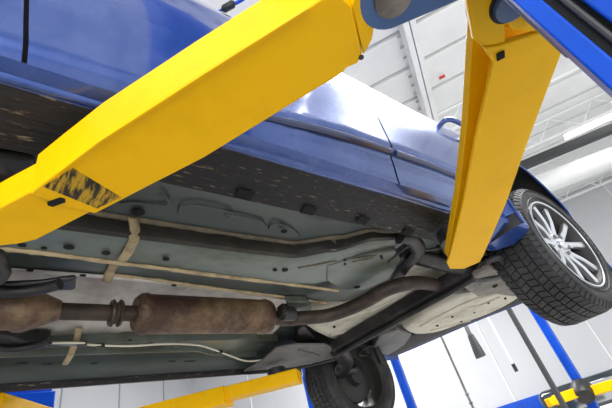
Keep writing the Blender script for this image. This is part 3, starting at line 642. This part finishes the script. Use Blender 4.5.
# far post and arms
fpost = thing('vehicle_lift', 'blue far lift post at bottom left with yellow arms under the far sill', 'car lift', (.5, 2.95, -H))
bm = NB(); prism(bm, [Vector((x, y, -H)) for x, y in ((.08, 2.75), (.36, 2.75), (.36, 3.0), (.08, 3.0))], (0, 0, 3.6)); link('post_channel', bm, M_lift, fpost, bevel=.006)
bm = NB(); box(bm, (.22, 2.715, .45), (.30, .06, .70)); link('carriage', bm, M_lift, fpost, bevel=.006)
bm = NB(); prism(bm, [Vector((x, y, .60)) for x, y in ((.10, 2.68), (.12, 2.58), (.30, 2.57), (.44, 2.62), (.36, 2.69))], (0, 0, .02)); link('clevis_plate', bm, M_lift, fpost, bevel=.004)
bm = NB(); box(bm, (.22, 2.9, -H + .01), (.5, .5, .02)); link('base_plate', bm, M_lift, fpost, smooth=False)
FA = lambda x, y, dz=0: P(x, y, .50) + Vector((0, 0, dz))
bm = NB(); e1 = FA(300, 378); e0 = P(118, 424, .57)
mid_ = e0.lerp(e1, .62)
beam(bm, e0, mid_, .13, .09); fa = link('lift_arm', bm, M_yel, fpost, bevel=.004)
bm = NB(); beam(bm, e0.lerp(e1, .5) + Vector((0, 0, .01)), e1 + Vector((0, 0, .01)), .10, .065); link('inner_tube', bm, M_yel, fa, bevel=.004)
bm = NB(); q = e1 - (e1 - e0).normalized() * .12; lathe(bm, [(0, .035), (.05, .035), (.05, .075), (0, .075)], q, (0, 0, 1), 20); link('lift_pad', bm, M_black, fa)
bm = NB(); beam(bm, P(46, 422, .58), P(-14, 407, .57), .11, .085); fb = link('lift_arm', bm, M_yel, fpost, bevel=.004)
bm = NB(); beam(bm, P(-10, 407, .575), P(-60, 394, .57), .09, .06); link('inner_tube', bm, M_yel, fb, bevel=.004)

# ================================================================== BACKGROUND lifts
def bgpost(pxA, pyA, pxB, pyB, dist, wd, top, lab, arms=None):
    base = PD(pxA, pyA, dist); c = Vector((base.x, base.y, 0)); az = math.atan2(base.y, base.x)
    t = thing('vehicle_lift', lab, 'car lift', (c.x, c.y, -H), 'blue posts of the lifts behind')
    R = Matrix.Rotation(az - .25, 3, 'Z')
    bm = NB(); cs = [(-.5, -.5), (.5, -.5), (.5, .5), (-.5, .5), (-.5, .22), (-.38, .22), (-.38, .38), (.38, .38), (.38, -.38), (-.38, -.38), (-.38, -.22), (-.5, -.22)]
    prism(bm, [c + R @ Vector((a * wd, b * wd, 0)) + Vector((0, 0, -H)) for a, b in cs], (0, 0, top + H)); link('post_channel', bm, M_lift, t, smooth=False)
    bm = NB(); prism(bm, [c + R @ Vector((a * wd, b * wd, 0)) + Vector((0, 0, -H + .05)) for a, b in ((-.36, -.2), (-.36, .2), (.3, .2), (.3, -.2))], (0, 0, top + H - .1)); link('slide_strip', bm, M_lift, t, smooth=False)
    bm = NB(); box(bm, c + Vector((0, 0, -H + .01)), (wd * 1.5, wd * 1.5, .02), R); link('base_plate', bm, M_lift, t, smooth=False)
    return t, c, R
t, c, R = bgpost(559, 350, 0, 0, 6.5, .10, 2.6, 'largest blue background lift post with small yellow arms, below the near wheel', True)
q = PD(583, 391, 6.3)
bm = NB(); lathe(bm, [(0, -.1), (.10, -.1), (.12, -.05), (.12, .05), (.10, .1), (0, .1)], q, (math.cos(.2), math.sin(.2), .9), 24); link('lock_release_housing', bm, M_black, t)
for (x0, y0, x1, y1, lab) in ((588, 392, 640, 377, 'small yellow lift arm right of the background post'), (578, 392, 556, 400, 'small yellow lift arm stub left of the background post')):
    bm = NB(); beam(bm, PD(x0, y0, 6.3), PD(x1, y1, 6.1), .10, .11); a_ = link('lift_arm', bm, M_yel, t, bevel=.01)
    bm = NB(); beam(bm, PD(x1, y1, 6.1), PD(x1, y1, 6.1) + (PD(x1, y1, 6.1) - PD(x0, y0, 6.3)).normalized() * .12, .09, .09); link('inner_tube', bm, M_yel, a_, bevel=.01)
bgpost(404, 385, 0, 0, 7.5, .13, 2.9, 'thin blue lift post in the background, right of the far rear wheel')
bgpost(312, 402, 0, 0, 7.5, .12, 2.9, 'thin blue lift post in the background, left of the far rear wheel')

# hanging things behind the car
def vert(pxA, pyA, dist): p = PD(pxA, pyA, dist); return Vector((p.x, p.y, 0))
v0 = vert(535, 355, 5.2); bm = NB(); beam(bm, v0 + Vector((0, 0, -H)), v0 + Vector((0, 0, ZC)), .045, .045, (1, 0, 0)); tag(link('conduit_column', bm, M_steel2, smooth=False), 'dark grey square upright just left of the largest background post', 'column')
v0 = vert(453, 363, 7); bm = NB(); tube(bm, [v0 + Vector((0, 0, ZC)), v0 + Vector((0, 0, .05))], .018, 8)
for zz in (.62, .5, .42): lathe(bm, [(.0, -.03), (.035, 0), (0, .03)], v0 + Vector((0, 0, zz)), (0, 0, 1), 10)
tag(link('pull_rope', bm, M_brown), 'thin grey rope with knots hanging left of the exhaust nozzle', 'rope')
top_ = vert(500, 345, 7); e = PD(515, 368, 7)
hc_ = thing('hanging_air_hose', 'thin white hanging hose ending in a dark plug, right of the nozzle', 'hose', e)
bm = NB(); tube(bm, [Vector((e.x, e.y, ZC)), e], .015, 8); link('hose', bm, M_ceil, hc_)
bm = NB(); tube(bm, [e + Vector((0, 0, .06)), e + Vector((0, 0, -.05))], .028, 8); link('plug', bm, M_black, hc_)
e = PD(481, 357, 6.4); up_ = Vector((e.x, e.y, 0))
nz = thing('exhaust_extraction_hose', 'grey flared exhaust nozzle hanging below the spare wheel well', 'hose', e)
bm = NB(); tube(bm, [Vector((e.x, e.y, e.z + 3.2)), e + Vector((0, 0, .32))], .03, 12); link('hose', bm, M_brown, nz)
bm = NB(); tube(bm, [e + Vector((0, 0, .33)), e + Vector((0, 0, .30)), e + Vector((0, 0, .08)), e], [.035, .05, .075, .08], 16, .6); link('nozzle', bm, M_steel2, nz)
# blue air hose with black coupling, top left
hh = thing('air_hose', 'blue air hose with black coupling above the car roof at top', 'hose', P(222, 11, 2.6))
bm = NB(); tube(bm, smoothpath([P(228, 7, 2.6), P(240, 1, 2.6), P(256, -9, 2.6), P(300, -34, 2.6), Vector((.40, .06, 2.75)), Vector((.42, .12, ZC - .02))], 6), .012, 10); link('hose', bm, M_lift, hh)
bm = NB(); tube(bm, [P(222, 10, 2.6), P(224, 9, 2.6), P(233, 4, 2.6), P(235, 3, 2.6)], [.014, .026, .026, .014], 12); link('coupling', bm, M_black, hh)
bm = NB(); tube(bm, smoothpath([P(222, 10, 2.6), P(214, 14, 2.6), P(206, 22, 2.62), P(190, 40, 2.8), Vector((.3, 1.2, ZC - .05))], 5), .010, 8); link('hose', bm, M_lift, hh)
q = P(442, 77, ZC - .06); bm = NB(); beam(bm, q + D1 * .045, q - D1 * .045, .03, .03); tag(link('ceiling_tag', bm, M_red, smooth=False), 'small red tag on the white roof girder', 'tag')
# vehicle in the far bay, bottom right
fc = thing('parked_truck', 'white truck front with dark slatted grille at the bottom right corner', 'truck', PD(606, 412, TRK))
k0 = PD(608, 404, TRK); k0.z = 0; az = math.atan2(k0.y, k0.x); R = Matrix.Rotation(az + .1, 3, 'Z')
bm = NB(); box(bm, k0 + R @ Vector((1.0, 0, -.45)), (2.0, 1.9, .9), R); link('body', bm, M_ceil, fc, bevel=.08)
bm = NB(); box(bm, k0 + R @ Vector((1.9, 0, .2)), (1.6, 1.6, .5), R); link('cab', bm, M_glass, fc, bevel=.1)
for j in range(5):
    bm = NB(); box(bm, k0 + R @ Vector((-.02, 0, -.12 - .07 * j)), (.05, 1.3, .04), R); link('grille_bar', bm, M_black, fc, smooth=False)
